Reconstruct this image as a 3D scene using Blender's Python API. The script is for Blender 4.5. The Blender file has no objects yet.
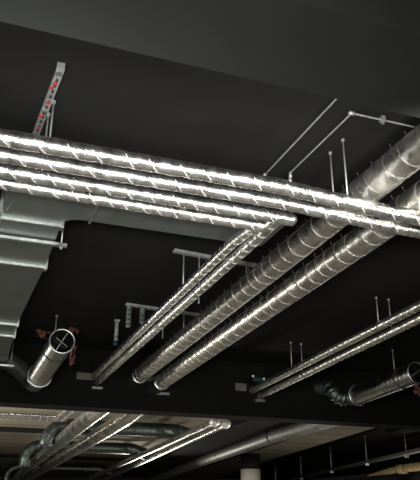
import bpy, bmesh, math, random
from mathutils import Vector, Matrix, Quaternion, noise

random.seed(7)
PI = math.pi
scene = bpy.context.scene
COL = scene.collection
EYE = 1.6                                   # heights below are measured from eye level


def V(x, y, z):
    return Vector((x, y, z + EYE))


# ------------------------------------------------------------------ materials
def new_mat(name):
    m = bpy.data.materials.new(name)
    m.use_nodes = True
    nt = m.node_tree
    return m, nt, nt.nodes['Principled BSDF']


def srgb(r, g, b):
    def f(c):
        c /= 255.0
        return c / 12.92 if c <= 0.04045 else ((c + 0.055) / 1.055) ** 2.4
    return (f(r), f(g), f(b), 1)


def noise_node(nt, scale, detail=4, rough=0.55, dist=0.0, stretch=None):
    tc = nt.nodes.new('ShaderNodeTexCoord')
    n = nt.nodes.new('ShaderNodeTexNoise')
    n.inputs['Scale'].default_value = scale
    n.inputs['Detail'].default_value = detail
    n.inputs['Roughness'].default_value = rough
    n.inputs['Distortion'].default_value = dist
    if stretch:
        mp = nt.nodes.new('ShaderNodeMapping')
        mp.inputs['Scale'].default_value = stretch
        nt.links.new(tc.outputs['Object'], mp.inputs['Vector'])
        nt.links.new(mp.outputs['Vector'], n.inputs['Vector'])
    else:
        nt.links.new(tc.outputs['Object'], n.inputs['Vector'])
    return n


def ramp(nt, src, a, b, pa=0.3, pb=0.7):
    r = nt.nodes.new('ShaderNodeValToRGB')
    r.color_ramp.elements[0].position = pa
    r.color_ramp.elements[1].position = pb
    r.color_ramp.elements[0].color = a
    r.color_ramp.elements[1].color = b
    nt.links.new(src, r.inputs['Fac'])
    return r


def bump(nt, bsdf, src, strength, distance, prev=None):
    b = nt.nodes.new('ShaderNodeBump')
    b.inputs['Strength'].default_value = strength
    b.inputs['Distance'].default_value = distance
    nt.links.new(src, b.inputs['Height'])
    if prev:
        nt.links.new(prev.outputs['Normal'], b.inputs['Normal'])
    nt.links.new(b.outputs['Normal'], bsdf.inputs['Normal'])
    return b


def painted(name, c0, c1, rough=0.7, scale=3.0, bstr=0.15, bdist=0.01, spec=0.3):
    m, nt, p = new_mat(name)
    n = noise_node(nt, scale, 6, 0.6)
    r = ramp(nt, n.outputs['Fac'], c0, c1)
    nt.links.new(r.outputs['Color'], p.inputs['Base Color'])
    p.inputs['Roughness'].default_value = rough
    p.inputs['Specular IOR Level'].default_value = spec
    n2 = noise_node(nt, scale * 12, 4, 0.6)
    bump(nt, p, n2.outputs['Fac'], bstr, bdist)
    return m


def metal(name, c0, c1, r0, r1, scale=8.0, bscale=40.0, bstr=0.2, bdist=0.005, crease=0.0, metallic=1.0, stretch=None):
    m, nt, p = new_mat(name)
    n = noise_node(nt, scale, 5, 0.6)
    r = ramp(nt, n.outputs['Fac'], c0, c1)
    nt.links.new(r.outputs['Color'], p.inputs['Base Color'])
    p.inputs['Metallic'].default_value = metallic
    rr = ramp(nt, n.outputs['Fac'], (r0,) * 3 + (1,), (r1,) * 3 + (1,))
    nt.links.new(rr.outputs['Color'], p.inputs['Roughness'])
    n2 = noise_node(nt, bscale, 3, 0.6, 0.6, stretch)
    b = bump(nt, p, n2.outputs['Fac'], bstr, bdist)
    if crease:
        tc = nt.nodes.new('ShaderNodeTexCoord')
        v = nt.nodes.new('ShaderNodeTexVoronoi')
        v.inputs['Scale'].default_value = bscale * 0.55
        nt.links.new(tc.outputs['Object'], v.inputs['Vector'])
        bump(nt, p, v.outputs['Distance'], crease, bdist * 2.5, b)
    return m


M = {}
M['black_ceiling'] = painted('black_ceiling_paint', srgb(18, 18, 18), srgb(23, 23, 22), 0.9, 1.2, 0.2, 0.01, 0.15)
M['beam_paint'] = painted('charcoal_beam_paint', srgb(16, 18, 16), srgb(21, 22, 20), 0.9, 0.9, 0.2, 0.01, 0.15)
M['beam_black'] = painted('black_beam_paint', srgb(13, 13, 12), srgb(17, 17, 15), 0.9, 0.9, 0.2, 0.01, 0.1)
M['floor'] = painted('grey_floor_screed', srgb(150, 147, 140), srgb(178, 174, 165), 0.6, 0.4, 0.1, 0.005)
M['wall'] = painted('dull_wall_paint', srgb(92, 90, 86), srgb(112, 109, 103), 0.85, 0.5)
M['concrete'] = painted('bare_concrete_soffit', srgb(128, 121, 108), srgb(162, 154, 138), 0.85, 0.25, 0.2, 0.01)
nt = M['concrete'].node_tree
tc = nt.nodes.new('ShaderNodeTexCoord'); sx = nt.nodes.new('ShaderNodeSeparateXYZ')
nt.links.new(tc.outputs['Object'], sx.inputs[0])
dv = nt.nodes.new('ShaderNodeMath'); dv.operation = 'DIVIDE'; dv.inputs[1].default_value = 1.9
fr_ = nt.nodes.new('ShaderNodeMath'); fr_.operation = 'FRACT'
lt = nt.nodes.new('ShaderNodeMath'); lt.operation = 'LESS_THAN'; lt.inputs[1].default_value = 0.09
nt.links.new(sx.outputs['Y'], dv.inputs[0]); nt.links.new(dv.outputs[0], fr_.inputs[0]); nt.links.new(fr_.outputs[0], lt.inputs[0])
mx = nt.nodes.new('ShaderNodeMixRGB'); mx.inputs['Color2'].default_value = srgb(100, 95, 84)
bs = nt.nodes['Principled BSDF']
nt.links.new(bs.inputs['Base Color'].links[0].from_socket, mx.inputs['Color1'])
nt.links.new(lt.outputs[0], mx.inputs['Fac']); nt.links.new(mx.outputs['Color'], bs.inputs['Base Color'])
M['white_paint'] = painted('white_column_paint', srgb(205, 200, 188), srgb(225, 220, 208), 0.7, 1.0)
M['foil'] = metal('crumpled_aluminium_foil', (.72, .72, .70, 1), (.92, .92, .90, 1), 0.22, 0.36, 9, 16, 0.60, 0.011, 0.10, 1.0, (2.4, .8, .8))
M['foil_dull'] = metal('dusty_aluminium_foil', (.60, .59, .55, 1), (.80, .79, .74, 1), 0.24, 0.38, 6, 11, 0.5, 0.012, 0.08, 1.0, (.7, 2.4, .7))
M['tie'] = metal('bright_foil_band', (.86, .86, .84, 1), (.95, .95, .93, 1), 0.3, 0.5, 20, 60, 0.3, 0.004, 0, 0.45)
M['tie_dull'] = metal('dull_wire_band', (.36, .36, .34, 1), (.5, .5, .47, 1), 0.3, 0.5, 20, 60, 0.3, 0.004, 0, 0.9)
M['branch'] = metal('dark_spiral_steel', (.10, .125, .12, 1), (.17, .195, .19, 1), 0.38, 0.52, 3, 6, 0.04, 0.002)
M['tray'] = metal('dark_tray_steel', (.10, .105, .10, 1), (.16, .165, .16, 1), 0.4, 0.6, 5, 24, 0.1, 0.003)
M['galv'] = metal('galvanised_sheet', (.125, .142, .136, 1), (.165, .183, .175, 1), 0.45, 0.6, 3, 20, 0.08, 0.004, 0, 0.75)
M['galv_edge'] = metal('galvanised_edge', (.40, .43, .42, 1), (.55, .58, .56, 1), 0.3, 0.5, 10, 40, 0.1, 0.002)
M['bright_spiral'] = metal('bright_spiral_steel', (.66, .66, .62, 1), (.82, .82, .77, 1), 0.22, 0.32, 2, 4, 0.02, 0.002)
M['duct_grey'] = metal('grey_duct_steel', (.24, .24, .225, 1), (.34, .34, .32, 1), 0.45, 0.58, 2, 5, 0.03, 0.002)
M['spiral'] = metal('spiral_duct_steel', (.22, .225, .215, 1), (.32, .32, .305, 1), 0.25, 0.42, 5, 24, 0.1, 0.003)
M['steel'] = metal('zinc_plated_steel', (.24, .25, .248, 1), (.34, .355, .35, 1), 0.35, 0.55, 12, 60, 0.1, 0.002, 0, 0.6)
M['dark_rubber'] = painted('dark_sealing_wrap', srgb(38, 40, 38), srgb(54, 55, 52), 0.55, 6)
M['red_plastic'] = painted('red_plastic', srgb(120, 40, 38), srgb(150, 56, 52), 0.5, 8)
M['red_tape'] = painted('torn_red_tape', srgb(64, 34, 27), srgb(96, 58, 47), 0.55, 8)
M['board'] = painted('grey_fire_board', srgb(74, 72, 68), srgb(92, 89, 84), 0.85, 4)
M['teal'] = painted('dark_teal_paint', srgb(12, 40, 40), srgb(18, 52, 51), 0.5, 6)
M['beige'] = painted('beige_insulation', srgb(160, 140, 106), srgb(190, 170, 132), 0.7, 3)
M['matte_black'] = painted('matte_black', srgb(20, 20, 19), srgb(28, 28, 26), 0.9, 2)


# ------------------------------------------------------------------ builders
def tag(o, label=None, cat=None, group=None, kind=None):
    if label: o['label'] = label
    if cat: o['category'] = cat
    if group: o['group'] = group
    if kind: o['kind'] = kind
    return o


def thing(name, loc, label, cat, group=None, kind=None):
    o = bpy.data.objects.new(name, None)
    o.empty_display_size = 0.1
    o.location = loc
    COL.objects.link(o)
    return tag(o, label, cat, group, kind)


def finish(name, bm, mat, parent=None, origin=None, smooth=True):
    """link bm (in world coordinates) as ONE mesh object, origin at `origin` or at the parent's base"""
    org = Vector(origin) if origin is not None else (world_loc(parent) if parent else Vector((0, 0, 0)))
    bmesh.ops.translate(bm, verts=bm.verts, vec=-org)
    bmesh.ops.recalc_face_normals(bm, faces=bm.faces)
    me = bpy.data.meshes.new(name)
    bm.to_mesh(me)
    bm.free()
    me.materials.append(M[mat] if isinstance(mat, str) else mat)
    for p in me.polygons:
        p.use_smooth = smooth
    o = bpy.data.objects.new(name, me)
    COL.objects.link(o)
    if parent:
        o.parent = parent
        o.location = org - world_loc(parent)
    else:
        o.location = org
    return o


def two_tone(o, nf, mat):
    """faces from number nf on get a second material"""
    o.data.materials.append(M[mat])
    for p in o.data.polygons:
        if p.index >= nf: p.material_index = 1
    return o


def world_loc(o):
    p = Vector(o.location)
    while o.parent:
        o = o.parent
        p = p + Vector(o.location)
    return p


def box(bm, a, b):
    xs, ys, zs = (a[0], b[0]), (a[1], b[1]), (a[2], b[2])
    v = [bm.verts.new((x, y, z)) for x in xs for y in ys for z in zs]
    for f in ((0, 1, 3, 2), (4, 6, 7, 5), (0, 4, 5, 1), (2, 3, 7, 6), (0, 2, 6, 4), (1, 5, 7, 3)):
        bm.faces.new([v[i] for i in f])


def obox(bm, c, ax, ay, az):
    """box by centre and three half-axis vectors"""
    v = [bm.verts.new(c + ax * i + ay * j + az * k) for i in (-1, 1) for j in (-1, 1) for k in (-1, 1)]
    for f in ((0, 1, 3, 2), (4, 6, 7, 5), (0, 4, 5, 1), (2, 3, 7, 6), (0, 2, 6, 4), (1, 5, 7, 3)):
        bm.faces.new([v[i] for i in f])


def prism(bm, pts, z0, z1):
    lo = [bm.verts.new((x, y, z0)) for x, y in pts]
    hi = [bm.verts.new((x, y, z1)) for x, y in pts]
    bm.faces.new(lo)
    bm.faces.new(hi[::-1])
    n = len(pts)
    for i in range(n):
        bm.faces.new((lo[i], lo[(i + 1) % n], hi[(i + 1) % n], hi[i]))


def fillet(path, r):
    """round the inner corners of a polyline"""
    out = [path[0]]
    for i in range(1, len(path) - 1):
        p, a, b = path[i], path[i - 1], path[i + 1]
        u, w = (a - p), (b - p)
        lu, lw = u.length, w.length
        u.normalize(); w.normalize()
        ang = u.angle(w)
        if ang > PI - 0.05 or r <= 0:
            out.append(p); continue
        d = min(r / math.tan(ang / 2), (0.95 if i == 1 else 0.48) * lu, (0.95 if i == len(path) - 2 else 0.48) * lw)
        rr = d * math.tan(ang / 2)
        bis = (u + w).normalized()
        c = p + bis * (rr / math.sin(ang / 2))
        s0, s1 = p + u * d - c, p + w * d - c
        tot = s0.angle(s1)
        axis = s0.cross(s1).normalized()
        n = max(4, int(math.degrees(tot) / 9))
        for k in range(n + 1):
            out.append(c + Quaternion(axis, tot * k / n) @ s0)
    out.append(path[-1])
    return out


def resample(path, step):
    pts, s = [path[0].copy()], [0.0]
    acc = 0.0
    for a, b in zip(path, path[1:]):
        L = (b - a).length
        if L < 1e-6: continue
        n = max(1, int(math.ceil(L / step)))
        for k in range(1, n + 1):
            pts.append(a.lerp(b, k / n))
            s.append(acc + L * k / n)
        acc += L
    return pts, s


def frames(pts):
    fr = []
    n = len(pts)
    t_prev = None
    for i in range(n):
        t = (pts[min(i + 1, n - 1)] - pts[max(i - 1, 0)]).normalized()
        if t_prev is None:
            ref = Vector((0, 0, 1)) if abs(t.z) < 0.9 else Vector((0, -1, 0))
            u = (ref - t * ref.dot(t)).normalized()
        else:
            u = fr[-1][1].copy()
            u = (t_prev.rotation_difference(t) @ u)
            u = (u - t * u.dot(t)).normalized()
        fr.append((t, u, t.cross(u)))
        t_prev = t
    return fr


def tube(bm, path, rad, seg=16, step=0.05, bend=0.0, disp=None, cap=True):
    """sweep; rad is a number or f(s, total); disp(p, s, angle, r) adds to the radius"""
    pts, s = resample(fillet(path, bend) if bend else path, step)
    fr = frames(pts)
    tot = s[-1]
    rings = []
    for p, si, (t, u, w) in zip(pts, s, fr):
        r = rad(si, tot) if callable(rad) else rad
        ring = []
        for k in range(seg):
            a = 2 * PI * k / seg
            d = u * math.cos(a) + w * math.sin(a)
            q = p + d * r
            if disp:
                q = p + d * (r + disp(q, si, a, r))
            ring.append(bm.verts.new(q))
        rings.append(ring)
    for A, B in zip(rings, rings[1:]):
        for k in range(seg):
            bm.faces.new((A[k], A[(k + 1) % seg], B[(k + 1) % seg], B[k]))
    if cap:
        bm.faces.new(rings[0])
        bm.faces.new(rings[-1][::-1])
    return pts, s, fr


def torus(bm, c, axis, R, r, seg=28, rs=6):
    axis = axis.normalized()
    ref = Vector((0, 0, 1)) if abs(axis.z) < 0.9 else Vector((1, 0, 0))
    u = (ref - axis * ref.dot(axis)).normalized()
    w = axis.cross(u)
    rings = []
    for i in range(seg):
        a = 2 * PI * i / seg
        d = u * math.cos(a) + w * math.sin(a)
        rings.append([bm.verts.new(c + d * (R + r * math.cos(2 * PI * j / rs)) + axis * (r * math.sin(2 * PI * j / rs))) for j in range(rs)])
    for i in range(seg):
        A, B = rings[i], rings[(i + 1) % seg]
        for j in range(rs):
            bm.faces.new((A[j], B[j], B[(j + 1) % rs], A[(j + 1) % rs]))


def hollow(bm, path, R, wall, seg=28, step=0.05, ridge=0.0, pitch=0.12, bend=0.0, open_start=True, open_end=True):
    """round duct with a wall thickness, optional spiral lock-seam ridges"""
    pts, s = resample(fillet(path, bend) if bend else path, step)
    fr = frames(pts)
    outer, inner = [], []
    for p, si, (t, u, w) in zip(pts, s, fr):
        ro, ri = [], []
        for k in range(seg):
            a = 2 * PI * k / seg
            d = u * math.cos(a) + w * math.sin(a)
            rr = R
            if ridge:
                ph = (si / pitch + k / seg) % 1.0
                rr = R + ridge * (1 if ph < 0.16 else 0)
            ro.append(bm.verts.new(p + d * rr))
            ri.append(bm.verts.new(p + d * (R - wall)))
        outer.append(ro); inner.append(ri)
    for L, flip in ((outer, False), (inner, True)):
        for A, B in zip(L, L[1:]):
            for k in range(seg):
                q = (A[k], A[(k + 1) % seg], B[(k + 1) % seg], B[k])
                bm.faces.new(q[::-1] if flip else q)
    for i in (0, -1):
        for k in range(seg):
            bm.faces.new((outer[i][k], outer[i][(k + 1) % seg], inner[i][(k + 1) % seg], inner[i][k]))
    return pts, s, fr


def crumple(amp, f1=14.0, f2=38.0, ties=None, pinch=0.0, tw=0.035):
    def d(p, s, a, r):
        n = noise.noise(p * f1) * amp + abs(noise.noise(p * f2)) * amp * 0.8 - amp * 0.3
        if ties:
            for q in ties:
                x = (s - q) / tw
                if abs(x) < 3:
                    n -= pinch * math.exp(-x * x)
        return n
    return d


# ------------------------------------------------------------------ shared band meshes
def make_band_mesh(name, thick, spike=0.0, mat='tie'):
    bm = bmesh.new()
    torus(bm, Vector((0, 0, 0)), Vector((1, 0, 0)), 1.0, thick, 30, 6)
    if spike:                                  # twisted wire end standing on top
        for off in (-0.05, 0.06):
            a = Vector((0, off, 0.98))
            b = Vector((0.04, off * 2.4, 1.0 + spike * (1.0 if off > 0 else 0.7)))
            tube(bm, [a, b], lambda s, L: 0.06 * (1 - 0.8 * s / L), 5, 0.2)
    me = bpy.data.meshes.new(name)
    bm.to_mesh(me); bm.free()
    me.materials.append(M[mat])
    for p in me.polygons: p.use_smooth = True
    return me


BAND = make_band_mesh('foil_band', 0.036)
THIN_BAND = make_band_mesh('wire_band', 0.03, 0, 'tie_dull')
PIN_BAND = make_band_mesh('wire_band_with_twisted_end', 0.014, 0.6, 'tie_dull')


def band(parent, me, name, c, axis, R):
    o = bpy.data.objects.new(name, me)
    COL.objects.link(o)
    o.parent = parent
    axis = axis.normalized()
    up = Vector((0, 0, 1))
    if abs(axis.z) > 0.9: up = Vector((0, -1, 0))
    z = (up - axis * up.dot(axis)).normalized()
    y = z.cross(axis)
    m = Matrix((axis, y, z)).transposed().to_4x4()
    o.matrix_local = Matrix.Translation(c - world_loc(parent)) @ m @ Matrix.Scale(R, 4)
    return o


def foil_line(root, path, R, mat, spacing, me, bname, bend=0.0, seg=20, step=0.02, amp=0.006, tilt=None,
              rmul=1.03, jitter=0.25, pinch=0.010, start=None, end=None, skip=None):
    """insulated pipe: crumpled jacket plus one band every `spacing`"""
    fp = fillet(path, bend) if bend else path
    pts, s = resample(fp, step)
    tot = s[-1]
    q, ties = (spacing * 0.5 if start is None else start), []
    while q < (tot - 0.05 if end is None else end):
        if not (skip and skip[0] < q < skip[1]):
            ties.append(q)
        q += spacing * (1 + random.uniform(-jitter, jitter))
    bm = bmesh.new()
    pts, s, fr = tube(bm, fp, R, seg, step, 0.0, crumple(amp, 16, 45, ties, pinch))
    jacket = finish('insulation_jacket', bm, mat, root)
    for q in ties:
        i = min(range(len(s)), key=lambda k: abs(s[k] - q))
        t, u, w = fr[i]
        ax = t.copy()
        if tilt:
            ax = (tilt(t) + Vector((random.uniform(-.12, .12), random.uniform(-.12, .12), random.uniform(-.12, .12))))
        ax.normalize()
        k = 1.0 / max(0.75, abs(ax.dot(t)))
        along = abs(t.y) > .7 and me is BAND
        band(root, THIN_BAND if along else me, 'wire_band' if along else bname, pts[i], ax, R * (1.0 if along else rmul) * (0.5 + 0.5 * k))
    return jacket


# ------------------------------------------------------------------ setting
def structure(name, bm, mat, label, cat):
    return tag(finish(name, bm, mat, smooth=False), label, cat, kind='structure')


XL, XR, YB, YF = -7.0, 34.0, -7.0, 66.0
b = bmesh.new(); box(b, V(XL, YB, -EYE - .2), V(XR, YF, -EYE))
structure('floor', b, 'floor', 'grey screed floor of the hall below the pipes', 'floor')
b = bmesh.new(); box(b, V(XL, YB, 3.8), V(XR, YF, 4.1))
structure('ceiling', b, 'black_ceiling', 'black painted ceiling above the foil pipes', 'ceiling')
b = bmesh.new(); box(b, V(XL - .2, YB, -EYE), V(XL, YF, 3.8))
structure('wall_left', b, 'wall', 'dull grey wall on the left of the hall', 'wall')
b = bmesh.new(); box(b, V(XR, YB, -EYE), V(XR + .2, YF, 3.8))
structure('wall_right', b, 'wall', 'dull grey wall on the right of the hall', 'wall')
b = bmesh.new(); box(b, V(XL, YB - .2, -EYE), V(XR, YB, 3.8))
structure('wall_front', b, 'wall', 'dull grey wall closing the near end of the hall', 'wall')
b = bmesh.new(); box(b, V(XL, YF, -EYE), V(XR, YF + .2, 3.8))
structure('wall_back', b, 'wall', 'dull grey wall closing the far end of the hall', 'wall')

b = bmesh.new(); box(b, V(XL, 2.32, 2.4), V(XR, 2.99, 3.82))
structure('trim_1', b, 'beam_paint', 'wide charcoal ceiling beam across the top of the picture', 'beam')
b = bmesh.new(); box(b, V(XL, 15.92, 2.42), V(XR, 16.6, 3.82))
structure('trim_2', b, 'beam_black', 'black ceiling beam that the foil ducts run into', 'beam')

b = bmesh.new()
prism(b, [(XL, 16.55), (14.6, 16.55), (16.0, 24.5), (18.64, 40.1), (22.8, 61.2), (23.6, YF), (XL, YF)], 3.5 + EYE, 3.82 + EYE)
structure('trim_3', b, 'concrete', 'pale concrete soffit in the bay beyond the far beam', 'ceiling')
b = bmesh.new(); box(b, V(XL, 29.4, 3.42), V(11.0, 30.5, 3.52))
structure('trim_4', b, 'matte_black', 'black strip across the pale soffit, nearer of the two', 'joint')
b = bmesh.new(); box(b, V(XL, 42.2, 3.42), V(11.5, 43.6, 3.52))
structure('trim_5', b, 'matte_black', 'black strip across the pale soffit, farther of the two', 'joint')
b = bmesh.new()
prism(b, [(12.65, 16.6), (13.63, 24.66), (14.39, 30.91), (16.52, 47.39), (16.95, 47.39), (14.75, 30.91), (13.93, 24.66), (12.93, 16.6)], 3.47 + EYE, 3.51 + EYE)  # black strip laid in as the shadow line beside the round duct
structure('shadow_strip', b, 'matte_black', 'narrow black strip on the pale soffit as the shadow line along the grey round duct', 'joint')
b = bmesh.new(); prism(b, [(9.2, 16.55), (10.9, 16.55), (11.3, 24.4), (15.3, 57), (13.2, 57), (9.5, 23.5)], 3.2 + EYE, 3.52 + EYE)
structure('trim_6', b, 'matte_black', 'black downstand beside the grey round duct beyond the far beam', 'beam')

col = thing('column', V(15.95, 37, -EYE), 'white round column with a black top under the pale soffit', 'column', kind='structure')
b = bmesh.new(); tube(b, [V(15.95, 37, -EYE), V(15.95, 37, 2.68)], .56, 32, .5)
finish('shaft', b, 'white_paint', col)
b = bmesh.new(); tube(b, [V(15.95, 37, 2.68), V(15.95, 37, 3.5)], .565, 32, .5)
o = finish('painted_top', b, 'matte_black', col); o['label'] = 'black painted top of the column'

# ------------------------------------------------------------------ the four foil pipes crossing the bay
A_TILT = lambda t: Vector((1, -.75, .6)) if abs(t.x) > abs(t.y) else Vector((t.x + .35 * abs(t.y), t.y, t.z - .25))
zA = 3.07


def four(name, path, R, label, bend, spacing=.30, **k):
    root = thing(name, path[0], label, 'pipe', 'foil wrapped pipes side by side across the bay')
    foil_line(root, path, R, 'foil', spacing, BAND, 'foil_band', bend=bend, seg=22, step=.016, amp=.0035, tilt=A_TILT,
              pinch=.004, **k)
    return root


four('insulated_pipe', [V(-1.2, 5.35, zA), V(2.7, 5.35, zA + .005), V(3.6, 5.35, 3.015), V(5.4, 5.37, 2.955)], .079,
     'thickest bright foil pipe, topmost of the four side by side', 0)
four('insulated_pipe', [V(-1.2, 5.66, zA), V(2.8, 5.66, zA), V(3.7, 5.66, 3.02), V(5.6, 5.68, 2.965)], .073,
     'bright foil pipe next below the thickest one, running to the right edge', 0)
p3 = four('insulated_pipe', [V(-1.2, 5.95, zA), V(2.95, 5.95, 3.04), V(2.95, 6.6, 3.02), V(2.94, 16.05, 3.01), V(2.9, 16.4, 2.72), V(2.87, 20.35, 2.7), V(-1.0, 20.25, 2.7)], .070,
     'third foil pipe of four, round end at right, turning into the thin pair', .10, spacing=.21)
p4 = four('insulated_pipe', [V(-1.2, 6.23, zA + .015), V(2.81, 6.23, 3.04), V(2.81, 6.9, 3.10), V(2.82, 16.05, 3.12), V(2.75, 16.4, 2.8), V(2.65, 20.0, 2.72), V(-1.0, 19.95, 2.72)], .068,
     'lowest of four foil pipes, turning into the left one of the thin pair', .10, spacing=.21)

for root, a, c, R in ((p3, V(2.90, 5.95, 3.04), V(3.165, 5.955, 3.035), .074), (p4, V(2.76, 6.23, 3.04), V(2.93, 6.235, 3.035), .071)):
    b = bmesh.new()
    tube(b, [a, c], lambda s, L, R=R: R * math.sqrt(max(.02, 1 - max(0, (s - L + .06) / .062) ** 2)), 22, .008, 0, crumple(.007, 16, 45))
    finish('end_cap', b, 'foil', root)

# ------------------------------------------------------------------ the two thick foil ducts and the thin pair on the right
D_TILT = lambda t: t + Vector((.10, .05, -.1))


def thick(path, R, label, collar_a, collar_b, after):
    root = thing('insulated_duct', path[0], label, 'duct', 'thick foil ducts running into the far beam')
    foil_line(root, path, R, 'foil_dull', .30, PIN_BAND, 'wire_band', seg=34, step=.025, amp=.005, tilt=D_TILT, pinch=.006,
              rmul=1.0, jitter=.2)
    b = bmesh.new(); tube(b, [collar_a, collar_b], R * .985, 26, .05, 0, crumple(.010, 8, 20))
    o = finish('sealing_collar', b, 'dark_rubber', root); o['label'] = 'dark wrapped collar at the beam'
    b = bmesh.new(); torus(b, path[-1], collar_b - collar_a, R * 1.0, .014, 30, 8)
    finish('end_ring', b, 'foil_dull', root)
    b = bmesh.new(); hollow(b, after, .225, .01, 26, .05, 0, .16, .4)
    finish('bare_run', b, 'bright_spiral', root)['label'] = 'bare spiral steel run beyond the beam'
    return root


thick([V(3.83, 3.02, 3.385), V(3.82, 9, 3.25), V(3.81, 15.25, 3.115)], .172,
      'upper of two thick foil ducts running diagonally to the far beam', V(3.81, 15.2, 3.115), V(3.81, 16.1, 3.09),
      [V(3.5, 16.2, 2.75), V(3.3, 18.04, 2.6), V(4.03, 47.6, 2.6), V(4.3, 58, 2.6)])
thick([V(4.40, 3.02, 3.29), V(4.37, 9, 3.15), V(4.33, 15.2, 2.99)], .176,
      'lower of two thick foil ducts running diagonally to the far beam', V(4.33, 15.15, 2.99), V(4.32, 16.1, 2.955),
      [V(4.3, 16.2, 2.7), V(4.29, 18.0, 2.6), V(4.88, 47.2, 2.6), V(5.1, 58, 2.6)])

for X, za, zb, lab in ((6.92, 3.50, 3.055, 'upper thin foil pipe of the pair at the right under the short rods'),
                       (7.16, 3.435, 2.94, 'lower thin foil pipe of the pair at the right under the short rods')):
    p = [V(X, 3.02, za), V(X, 16.05, zb)]
    root = thing('insulated_pipe', p[0], lab, 'pipe', 'thin foil pipes on the right')
    foil_line(root, p, .078, 'foil_dull', .20, THIN_BAND, 'wire_band', seg=20, step=.025, amp=.004, tilt=D_TILT, rmul=1.0, jitter=.3)

# ------------------------------------------------------------------ rectangular sheet-metal duct on the left
z0, z1 = 3.30, 3.66
rd = thing('rectangular_duct', V(.48, 6.6, z0), 'grey galvanised rectangular duct with an elbow behind the left foil pipes', 'duct')
pts = [(.13, 6.6), (3.38, 6.6), (3.38, 7.36), (1.05, 7.36)]
for k in range(1, 9):
    a = PI / 2 * k / 8
    pts.append((1.05 - .22 * math.sin(a), 7.36 + .22 * (1 - math.cos(a))))
pts += [(.83, 9.13), (.13, 9.13)]
b = bmesh.new(); prism(b, pts, z0 + EYE, z1 + EYE)
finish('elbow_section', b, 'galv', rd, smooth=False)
secs = [(9.13, .13, .83, 3.30, 3.66), (12.33, .12, .735, 3.285, 3.64), (13.07, .12, .745, 3.25, 3.6), (15.9, .12, .80, 3.14, 3.5)]
for i in range(3):
    b = bmesh.new()
    qs = [[b.verts.new(V(x, y, z)) for x, z in ((a0, c0), (a1, c0), (a1, c1), (a0, c1))] for y, a0, a1, c0, c1 in secs[i:i + 2]]
    for k in range(4):
        b.faces.new((qs[0][k], qs[0][(k + 1) % 4], qs[1][(k + 1) % 4], qs[1][k]))
    b.faces.new(qs[0]); b.faces.new(qs[1][::-1])
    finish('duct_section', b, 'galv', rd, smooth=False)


def flange(y, xa, xb, za, zb, t=.035, w=.05):
    b = bmesh.new()
    for (p, q) in (((xa - t, za - t), (xb + t, za)), ((xa - t, zb), (xb + t, zb + t)), ((xa - t, za), (xa, zb)), ((xb, za), (xb + t, zb))):
        box(b, V(p[0], y - w / 2, p[1]), V(q[0], y + w / 2, q[1]))
    o = finish('flange', b, 'galv_edge', rd, smooth=False)
    for x in (xa - t * .2, xb + t * .2):
        b = bmesh.new()
        box(b, V(x - .022, y - w * .9, za - t * 1.5), V(x + .022, y + w * .9, za + .03))
        finish('corner_clamp', b, 'galv_edge', o, smooth=False)


flange(7.60, .13, .83, 3.30, 3.66)
flange(9.13, .13, .83, 3.30, 3.66)
flange(12.33, .12, .735, 3.285, 3.64)
flange(13.07, .12, .745, 3.25, 3.6)
b = bmesh.new(); box(b, V(1.125, 6.58, z0 - .018), V(1.15, 7.40, z0 + .005))
finish('seam', b, 'galv_edge', rd, smooth=False)
b = bmesh.new()
tube(b, [V(.86 - .68 * math.cos(PI / 2 * k / 10), 7.36 - .68 * math.sin(PI / 2 * k / 10), z0 - .002) for k in range(11)], .009, 6, .1)
finish('seam', b, 'galv_edge', rd)


def channel(bm, a, bb, w, h, slots=0):
    """U channel from a to bb, open upwards; w wide, h high"""
    t = (bb - a).normalized()
    side = t.cross(Vector((0, 0, 1)))
    if side.length < .1: side = Vector((1, 0, 0))
    side.normalize(); up = side.cross(t)
    c, hl = (a + bb) / 2, (bb - a).length / 2
    obox(bm, c - up * (h / 2 - .003), t * hl, side * (w / 2), up * .003)
    for s in (-1, 1):
        obox(bm, c + side * s * (w / 2 - .003), t * hl, side * .003, up * (h / 2))
    if slots:
        n = int(2 * hl / slots)
        for k in range(n):
            q = a + t * (slots * (k + .5))
            obox(bm, q - up * (h / 2 + .002), t * slots * .28, side * w * .18, up * .003)


def rod(x, y, za, zb, label, group, r=.011, name='threaded_rod'):
    root = thing(name, V(x, y, zb), label, 'rod', group)
    b = bmesh.new(); tube(b, [V(x, y, zb), V(x, y, za)], r, 8, .5)
    finish('shank', b, 'steel', root)
    b = bmesh.new(); tube(b, [V(x, y, za - .03), V(x, y, za)], r * 2.1, 6, .5)
    finish('anchor_nut', b, 'steel', root, smooth=False)
    return root


for y, zs, xa, xb, lab in ((8.13, 3.255, -.12, .985, 'nearer galvanised bracket under the rectangular duct, with a rod at its end'),
                           (15.2, 3.10, -.12, .945, 'farther galvanised bracket under the rectangular duct, by the far beam')):
    br = thing('trapeze_bracket', V((xa + xb) / 2, y, zs), lab, 'bracket', 'brackets under the rectangular duct')
    b = bmesh.new(); channel(b, V(xa, y, zs), V(xb, y, zs), .055, .045)
    finish('cross_bar', b, 'galv_edge', br, smooth=False)
    for x in (xa + .07, xb - .07):
        b = bmesh.new(); tube(b, [V(x, y, zs - .06), V(x, y, 3.8)], .010, 8, .5)
        o = finish('rod', b, 'steel', br)
        b = bmesh.new(); tube(b, [V(x, y, zs - .045), V(x, y, zs - .022)], .024, 6, .5)
        finish('nut', b, 'steel', o, smooth=False)

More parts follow.
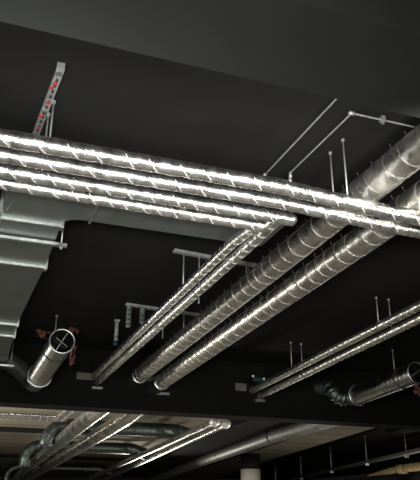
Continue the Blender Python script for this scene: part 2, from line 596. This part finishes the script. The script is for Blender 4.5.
# ------------------------------------------------------------------ open-ended spiral stubs
def rag(root, c, size, seed):
    rnd = random.Random(seed)
    b = bmesh.new()
    n = 6
    g = [[None] * n for _ in range(n)]
    for i in range(n):
        for j in range(n):
            g[i][j] = b.verts.new(c + Vector(((i / (n - 1) - .5) * size[0] + rnd.uniform(-.02, .02),
                                              rnd.uniform(-.05, .05), (j / (n - 1) - .5) * size[1] + rnd.uniform(-.03, .03))))
    fs = [b.faces.new((g[i][j], g[i + 1][j], g[i + 1][j + 1], g[i][j + 1])) for i in range(n - 1) for j in range(n - 1)
          if rnd.random() > .15]
    ex = bmesh.ops.extrude_face_region(b, geom=fs)
    bmesh.ops.translate(b, verts=[v for v in ex['geom'] if isinstance(v, bmesh.types.BMVert)], vec=(0, .004, 0))
    finish('torn_tape', b, 'red_tape', root, smooth=False)


def stub(name, near, far, R, elbow, label, rags, blades=True, flex=False):
    t = (far - near).normalized()
    root = thing(name, near, label, 'duct')
    b = bmesh.new(); hollow(b, [near, far], R, .012, 36, .03, .006, .16)
    finish('duct_body', b, 'spiral', root)
    b = bmesh.new(); torus(b, near, t, R + .004, .020, 36, 8)
    finish('end_rim', b, 'galv_edge', root)
    b = bmesh.new(); torus(b, near + t * .55, t, R + .004, .014, 36, 6)
    finish('joint_ring', b, 'dark_rubber', root)
    b = bmesh.new(); torus(b, far, t, R + .02, .026, 36, 8)
    finish('far_rim', b, 'galv_edge', root)
    b = bmesh.new()
    if flex:
        pts, s = resample(fillet(elbow, .42), .02)
        tube(b, pts, lambda s_, L: R * .80 + .022 * math.sin(s_ * 2 * PI / .11), 30, .02)
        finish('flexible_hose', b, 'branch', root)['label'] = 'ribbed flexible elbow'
    else:
        tube(b, elbow, R * .92, 28, .05, .35)
        finish('elbow', b, 'dark_rubber', root)['label'] = 'dark elbow joining the main duct'
    u = Vector((0, 0, 1)); u = (u - t * u.dot(t)).normalized(); w = t.cross(u)
    b = bmesh.new()
    if blades:
        for ang, ln in ((.5, .9), (2.2, .6)):
            d = u * math.cos(ang) + w * math.sin(ang)
            obox(b, near + t * .16, d * R * ln, t * .11, d.cross(t) * .006)
    else:
        d = u * math.cos(1.0) + w * math.sin(1.0)
        obox(b, near + t * .05, d * R * .97, t * .02, d.cross(t) * .02)
    finish('damper_blade', b, 'galv_edge', root, smooth=False)
    for i, (off, size) in enumerate(rags):
        rag(root, near + off, size, i + len(rags) * 5)
    return root


stub('spiral_duct', V(1.57, 12.3, 3.035), V(1.46, 14.6, 2.82), .225,
     [V(1.46, 14.58, 2.82), V(1.44, 15.45, 2.78), V(1.1, 15.5, 3.1), V(.78, 15.5, 3.3)],
     'open-ended spiral duct stub at the left with torn red tape around its mouth',
     [(Vector((-.36, .0, .10)), (.24, .13)), (Vector((.22, .02, -.24)), (.10, .34)), (Vector((.20, .06, .24)), (.16, .06))])
stub('spiral_duct', V(9.5, 12.5, 3.075), V(9.5, 15.0, 2.975), .235,
     [V(9.5, 14.98, 2.975), V(9.46, 15.4, 2.95), V(9.18, 15.42, 2.95), V(9.0, 15.42, 3.08), V(8.97, 15.45, 3.2), V(8.95, 15.92, 3.28)],
     'open-ended spiral duct stub at the right with a ribbed flexible elbow',
     [(Vector((.02, .10, -.34)), (.14, .26)), (Vector((.10, .05, -.42)), (.10, .2))], blades=False, flex=True)

# ------------------------------------------------------------------ conduits on the ceiling
cd = thing('conduit', V(3.01, 3.0, 3.77), 'thin straight grey conduit from the near beam to the topmost foil pipes', 'conduit')
b = bmesh.new(); tube(b, [V(3.01, 2.99, 3.77), V(2.99, 6.40, 3.77), V(2.99, 6.42, 3.66)], .011, 8, .3, .03)
finish('tube', b, 'steel', cd)
b = bmesh.new(); tube(b, [V(2.99, 6.33, 3.77), V(2.99, 6.39, 3.77)], .02, 8, .3)
finish('coupling', b, 'steel', cd)
cd = thing('conduit', V(3.26, 4.86, 3.77), 'thin grey conduit with two bends and a clamp, right of the straight one', 'conduit')
b = bmesh.new(); tube(b, [V(6.5, 4.84, 3.77), V(3.27, 4.86, 3.77), V(3.25, 6.21, 3.77), V(3.25, 6.22, 3.2)], .011, 8, .3, .035)
finish('tube', b, 'steel', cd)
for q, ax in ((V(3.27, 4.86, 3.77), Vector((1, 0, 0))), (V(3.25, 6.2, 3.74), Vector((0, 0, 1))), (V(3.25, 6.21, 3.68), Vector((0, 0, 1)))):
    b = bmesh.new(); tube(b, [q - ax * .035, q + ax * .035], .022, 8, .3)
    finish('coupling', b, 'steel', cd)
b = bmesh.new()
box(b, V(3.60, 4.82, 3.745), V(3.645, 4.88, 3.80)); box(b, V(3.61, 4.835, 3.72), V(3.635, 4.865, 3.75))
finish('clamp', b, 'steel', cd, smooth=False)

cd = thing('cable', V(3.62, 9, 3.26), 'thin dark cable strung along the left side of the upper thick duct', 'cable')
b = bmesh.new(); tube(b, [V(3.60, 5.8, 3.34), V(3.62, 10.7, 3.235), V(3.62, 15.76, 3.13)], .010, 8, .5)
finish('sheath', b, 'tray', cd)

# ------------------------------------------------------------------ ceiling channels and rods
pc = thing('perforated_channel', V(.42, 5.14, 3.77), 'slotted galvanised ceiling channel with red clips above the left foil pipes', 'channel')
b = bmesh.new(); channel(b, V(.425, 5.14, 3.775), V(.315, 6.75, 3.775), .070, .045, 0)
nf = len(b.faces)
for k in range(16):
    obox(b, V(.42 - k * .0065, 5.22 + k * .095, 3.7495), Vector((.013, 0, 0)), Vector((0, .027, 0)), Vector((0, 0, .001)))
two_tone(finish('rail', b, 'steel', pc, smooth=False), nf, 'dark_rubber')
for y, dx in ((5.36, 0.0), (5.44, -.02), (5.70, 0.0), (5.95, -.015), (6.2, 0.0)):
    b = bmesh.new(); dx -= .068 * (y - 5.14)
    b.clear(); box(b, V(.42 + dx - .018, y - .012, 3.735), V(.42 + dx + .018, y + .014, 3.752))
    finish('clip', b, 'red_plastic', pc, smooth=False)
for y in (5.2, 5.86):
    b = bmesh.new(); tube(b, [V(.42 - .068 * (y - 5.14), y, 3.715), V(.42 - .068 * (y - 5.14), y, 3.75)], .024, 6, .1)
    finish('bolt', b, 'galv_edge', pc, smooth=False)
b = bmesh.new(); box(b, V(.385, 5.10, 3.74), V(.455, 5.14, 3.80))
finish('end_plate', b, 'steel', pc, smooth=False)

G = 'threaded rods holding the foil pipes'
rod(.435, 5.66, 3.752, 3.11, 'right of two rods hanging from the red-clipped channel', G, .010)
rod(.415, 5.90, 3.752, 3.10, 'left of two rods hanging from the red-clipped channel', G, .010)
rod(3.47, 5.37, 3.8, 3.07, 'taller right rod above the topmost foil pipe, left of the thick duct', G, .009)
rod(3.48, 5.66, 3.8, 3.07, 'shorter left rod above the topmost foil pipe, left of the thick duct', G, .009)
rod(6.89, 10.0, 3.8, 3.28, 'left rod of the near two above the thin right pair', G, .012)
rod(7.17, 10.02, 3.8, 3.24, 'short right rod of the near two above the thin right pair, bright tip', G, .012)
rod(6.93, 13.6, 3.8, 3.16, 'left rod of the far two above the thin right pair', G, .013)
rod(7.22, 13.64, 3.8, 3.08, 'right rod of the far two above the thin right pair', G, .013)
rod(1.545, 13.3, 3.8, 3.10, 'rod holding the open spiral stub at the left', G, .013)
rod(9.55, 13.4, 3.8, 3.25, 'rod holding the open spiral stub at the right', G, .013)


def ceiling_trapeze(y, xa, xb, rods, label, hangers=()):
    root = thing('ceiling_channel', V((xa + xb) / 2, y, 3.775), label, 'channel', 'ceiling channels over the diagonal pipes')
    b = bmesh.new(); channel(b, V(xa, y, 3.775), V(xb, y + .18 * (xb - xa) / 1.6, 3.775), .075, .05)
    finish('rail', b, 'steel', root, smooth=False)
    for x, zb in rods:
        b = bmesh.new(); tube(b, [V(x, y + .06, zb), V(x, y + .06, 3.77)], .012, 8, .5)
        finish('rod', b, 'steel', root)
    for x, zb in hangers:
        b = bmesh.new(); channel(b, V(x, y, zb), V(x, y, 3.76), .085, .06)
        nf = len(b.faces)
        for k in range(int((3.7 - zb) / .09)):
            for yy in (y - .034, y + .034):
                box(b, V(x - .02, yy - .003, zb + .03 + k * .09), V(x + .02, yy + .003, zb + .08 + k * .09))
        two_tone(finish('hanger', b, 'galv', root, smooth=False), nf, 'dark_rubber')
    return root


ceiling_trapeze(9.05, 2.70, 4.55, [(2.88, 3.17), (3.13, 3.0), (3.92, 3.38)], 'nearer ceiling channel with rods over the thin diagonal pair')
ceiling_trapeze(12.0, 2.66, 4.60, [(3.0, 3.05), (3.42, 3.2), (3.84, 3.32)], 'farther ceiling channel with perforated hangers beside the thin diagonal pair',
                [(2.72, 3.34), (2.98, 3.44)])
ph = thing('perforated_hanger', V(2.755, 13.2, 3.3), 'short lone perforated hanger on the ceiling, left of the thin diagonal pair', 'hanger')
b = bmesh.new(); channel(b, V(2.755, 13.2, 3.28), V(2.755, 13.2, 3.79), .07, .05)
finish('channel', b, 'steel', ph, smooth=False)
b = bmesh.new(); box(b, V(2.70, 13.15, 3.76), V(2.81, 13.26, 3.80))
finish('top_plate', b, 'steel', ph, smooth=False)
b = bmesh.new(); tube(b, [V(2.755, 13.16, 3.42), V(2.755, 13.12, 3.42)], .03, 8, .1)
finish('bolt', b, 'galv_edge', ph)
b = bmesh.new(); tube(b, [V(2.75, 13.2, 3.26), V(2.75, 13.2, 3.36)], .05, 10, .1)
finish('clip', b, 'teal', ph)

# ------------------------------------------------------------------ patches and ledges on the far beam
def slab(name, x0, x1, za, zb, d, mat, label, cat, group):
    b = bmesh.new(); box(b, V(x0, 15.92 - d, za), V(x1, 15.922, zb))
    tag(finish(name, b, mat, origin=V((x0 + x1) / 2, 15.92, za), smooth=False), label, cat, group)


slab('fire_board', 2.44, 2.80, 3.05, 3.21, .03, 'board', 'pale grey board on the far beam left of the thin pair', 'board', 'boards around the pipe holes')
slab('fire_board', 4.12, 4.42, 3.12, 3.23, .04, 'board', 'pale grey board on the far beam between the two thick ducts', 'board', 'boards around the pipe holes')
slab('fire_board', 6.47, 6.77, 3.04, 3.23, .05, 'board', 'pale grey board on the far beam left of the right pair', 'board', 'boards around the pipe holes')
slab('ledge_plate', 2.80, 3.05, 2.83, 2.88, .16, 'galv', 'grey metal ledge under the thin pair at the far beam', 'plate', 'metal ledges under the pipe holes')
slab('ledge_plate', 4.30, 4.70, 2.80, 2.86, .12, 'galv', 'grey metal ledge under the lower thick duct at the far beam', 'plate', 'metal ledges under the pipe holes')
slab('ledge_plate', 6.98, 7.24, 2.78, 2.85, .14, 'galv', 'grey metal ledge under the right pair at the far beam', 'plate', 'metal ledges under the pipe holes')

tv = thing('teal_valve', V(6.7, 15.3, 3.14), 'small dark teal fitting with two bright bolts above the right pair at the beam', 'valve')
b = bmesh.new(); tube(b, [V(6.66, 15.2, 3.23), V(6.98, 15.2, 3.22), V(7.0, 15.7, 3.22)], .065, 14, .06, .05)
finish('body', b, 'teal', tv)
for x, z in ((6.64, 3.28), (6.93, 3.235)):
    b = bmesh.new(); tube(b, [V(x, 15.12, z), V(x, 15.16, z)], .028, 8, .1)
    finish('bolt', b, 'white_paint', tv)

# ------------------------------------------------------------------ bay beyond the far beam
def branch(path, R, label):
    root = thing('branch_duct', path[0], label, 'duct', 'branch ducts beyond the far beam')
    n = len(path)
    fp = fillet(path, R * 2.6)
    b = bmesh.new(); hollow(b, fp, R, .012, 26, .06, .014, .3)
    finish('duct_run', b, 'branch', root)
    t0 = (path[1] - path[0]).normalized()
    for q, t in ((path[0], t0), (path[-1], (path[-1] - path[-2]).normalized())):
        b = bmesh.new(); torus(b, q, t, R + .01, .025, 26, 6)
        finish('end_rim', b, 'branch', root)
    b = bmesh.new(); torus(b, path[1] + (path[2] - path[1]).normalized() * R * 3.2, path[2] - path[1], R + .006, .02, 26, 6)
    finish('joint_ring', b, 'spiral', root)


branch([V(3.0, 25.2, 2.45), V(3.0, 25.2, 3.13), V(7.75, 25.1, 3.13), V(8.45, 25.1, 2.95)], .25, 'nearest of three crossing spiral ducts, elbow behind the foil pipe corner')
branch([V(3.0, 33.0, 2.25), V(3.0, 33.0, 3.15), V(8.0, 32.8, 3.15), V(8.7, 32.8, 2.9)], .26, 'middle one of three crossing spiral ducts, with a tall rounded elbow')
branch([V(3.3, 47.6, 2.2), V(3.3, 47.6, 3.15), V(9.3, 47.4, 3.15), V(10.1, 47.4, 2.9)], .28, 'farthest of three crossing spiral ducts, elbow in the bottom left corner')

for (xa, ya), (xb, yb), lab in (((7.15, 19.2), (9.14, 49.7), 'left of two capped foil pipes ending just beyond the far beam'),
                                ((7.62, 19.5), (10.37, 50.5), 'right of two capped foil pipes ending just beyond the far beam')):
    a, c = V(xa, ya, 2.7), V(xb, yb, 2.7)
    root = thing('capped_pipe', a, lab, 'pipe', 'capped foil pipes beyond the far beam')
    b = bmesh.new(); tube(b, [a, c], .115, 18, .08, 0, crumple(.008, 6, 16))
    finish('insulation_jacket', b, 'foil_dull', root)
    b = bmesh.new(); tube(b, [a + Vector((0, -.12, 0)), a + Vector((.0, .16, 0))], lambda s, L: .15 - .05 * abs(s / L - .5), 18, .05, 0, crumple(.03, 9, 20))
    finish('end_cap', b, 'tie', root)['label'] = 'bright crumpled foil cap'

bd = thing('round_duct', V(10.6, 19, 2.9), 'large grey round duct beside the black downstand beyond the far beam', 'duct')
b = bmesh.new(); tube(b, [V(10.75, 18.0, 2.9), V(11.03, 23.24, 2.9), V(12.51, 35.9, 2.9), V(15.1, 55.6, 2.9)], .25, 28, .3)
finish('duct_run', b, 'duct_grey', bd)
for q, t in ((V(11.05, 23.5, 2.9), Vector((.12, 1, 0))), (V(12.0, 31.4, 2.9), Vector((.12, 1, 0)))):
    b = bmesh.new(); torus(b, q, t, .252, .022, 28, 6)
    finish('joint_ring', b, 'dark_rubber', bd)
b = bmesh.new(); tube(b, [V(10.75, 18.0, 2.9), V(10.7, 16.5, 2.9)], .23, 28, .3)
finish('sleeve', b, 'dark_rubber', bd)

tr = thing('cable_tray', V(18.7, 29.3, 2.6), 'dark hanging cable tray at the bottom right, below the pale soffit', 'tray')
b = bmesh.new()
tp = [V(16.9, 21.4, 2.6), V(17.31, 23.14, 2.6), V(18.72, 29.31, 2.6), V(19.77, 34.56, 2.6), V(22.15, 44.5, 2.6), V(23.4, 49.6, 2.6)]
for a, c in zip(tp, tp[1:]):
    channel(b, a, c, .30, .12)
finish('tray', b, 'tray', tr, smooth=False)
for i, ((x, y), lab) in enumerate((((17.71, 24.61), 'rightmost rod holding the hanging tray, with a white clamp'),
                                   ((18.6, 29.04), 'second rod from the right holding the hanging tray'),
                                   ((19.8, 34.55), 'third rod from the right holding the hanging tray'),
                                   ((21.25, 41.0), 'fourth rod from the right holding the hanging tray'),
                                   ((23.3, 49.2), 'leftmost rod holding the hanging tray'))):
    r = rod(x, y, 3.8 if i else 3.52, 2.55, lab, 'rods holding the hanging tray', .022 + .004 * i)
    b = bmesh.new(); box(b, V(x - .07, y - .05, 2.44), V(x + .07, y + .05, 2.58))
    finish('clamp', b, 'white_paint', r, smooth=False)
b = bmesh.new(); box(b, V(17.2, 24.0, 3.5), V(18.2, 25.2, 3.8))
structure('trim_7', b, 'matte_black', 'black downstand block over the rightmost tray rod', 'beam')

bg = thing('beige_duct', V(20.6, 29.3, 2.35), 'beige wrapped duct with a flanged joint in the bottom right corner', 'duct')
b = bmesh.new()
tube(b, [V(21.9, 34.2, 2.33), V(21.17, 31.4, 2.35), V(20.75, 29.6, 2.36)], lambda s, L: .04 + .12 * min(1, s / L * 1.3), 18, .15)
finish('reducer', b, 'beige', bg)
b = bmesh.new(); tube(b, [V(20.75, 29.6, 2.36), V(20.62, 28.9, 2.33)], .22, 20, .3)
finish('flange', b, 'beige', bg)
b = bmesh.new(); tube(b, [V(20.62, 28.9, 2.36), V(20.1, 26.0, 2.32), V(18.8, 20, 2.30)], .19, 20, .3)
finish('duct_run', b, 'beige', bg)

# ------------------------------------------------------------------ light
def area(name, loc, target, size, power, color, size_y=None, spread=180):
    l = bpy.data.lights.new(name, 'AREA')
    l.energy = power
    l.color = color
    l.size = size
    l.spread = math.radians(spread)
    if size_y:
        l.shape = 'RECTANGLE'; l.size_y = size_y
    o = bpy.data.objects.new(name, l)
    COL.objects.link(o)
    o.location = loc
    o.rotation_euler = (Vector(target) - Vector(loc)).to_track_quat('-Z', 'Y').to_euler()
    tag(o, 'unseen light on the hall', 'light')
    return o


area('added_pipe_light', V(-.7, 2.6, 1.2), V(2.6, 9.0, 3.0), .9, 150, (1.0, .98, .94), spread=125)  # unseen light added under the near beam for foil highlights
area('added_pipe_light', V(2.75, 2.65, 1.8), V(4.0, 9.0, 2.8), .6, 95, (1.0, .97, .92), spread=120)  # unseen, added for the highlight along the upper thick duct
area('added_pipe_light', V(5.0, 2.65, 1.8), V(5.0, 9.0, 2.8), .6, 50, (1.0, .97, .92), spread=120)  # unseen, added to brighten the right end of the foil pipes
area('camera_flash', V(-.3, -.1, .4), V(2.5, 7, 3.0), .5, 160, (1.0, .98, .95), spread=90)  # camera flash beside the lens, out of view
area('added_floor_light', V(3.5, 4.0, 2.2), V(3.5, 5.0, -1.6), 2.0, 90, (1.0, .96, .9))  # unseen light added to brighten the floor mirrored in the foil
area('unseen_bay_light', V(-5.5, 24.0, .8), V(3.5, 26.0, 2.8), 1.0, 900, (1.0, .96, .88))  # unseen, added by the left wall for highlights on the bare runs
area('unseen_bay_light', V(11.0, 19.0, -.6), V(5.0, 24.0, 2.6), 0.6, 200, (1.0, .95, .86))  # unseen, added at the right to brighten bare runs and capped pipes
area('unseen_bay_light', V(9.0, 37.0, .6), V(4.5, 26.0, 2.6), .8, 190, (1.0, .95, .86))  # unseen, added for a bright line along the bare runs' right side
area('unseen_bay_light', V(20.0, 27.0, -1.2), V(12.0, 30.0, 3.5), 1.5, 115, (1.0, .91, .76))  # unseen warm light set low to light the pale soffit

w = bpy.data.worlds.new('dim_hall')
w.use_nodes = True
w.node_tree.nodes['Background'].inputs['Color'].default_value = (.9, .95, 1, 1)
w.node_tree.nodes['Background'].inputs['Strength'].default_value = 0.01
scene.world = w

# ------------------------------------------------------------------ camera
yaw, pitch, roll = math.radians(19.95), math.radians(22.75), math.radians(.25)
f = Vector((math.sin(yaw) * math.cos(pitch), math.cos(yaw) * math.cos(pitch), math.sin(pitch)))
r = Vector((math.cos(yaw), -math.sin(yaw), 0))
u = r.cross(f)
r2 = r * math.cos(roll) + u * math.sin(roll)
u2 = u * math.cos(roll) - r * math.sin(roll)
cam = bpy.data.cameras.new('camera')
cam.sensor_fit = 'VERTICAL'
cam.sensor_height = 48.0
cam.lens = 668 * 48.0 / 480.0
cam.clip_end = 200
co = bpy.data.objects.new('camera', cam)
COL.objects.link(co)
co.matrix_world = Matrix.Translation(V(0, 0, 0)) @ Matrix((r2, u2, -f)).transposed().to_4x4()
scene.camera = co

scene.view_settings.view_transform = 'Standard'
scene.view_settings.look = 'None'
scene.view_settings.exposure = 0.0
scene.view_settings.gamma = 1.0
scene.view_settings.use_curve_mapping = False
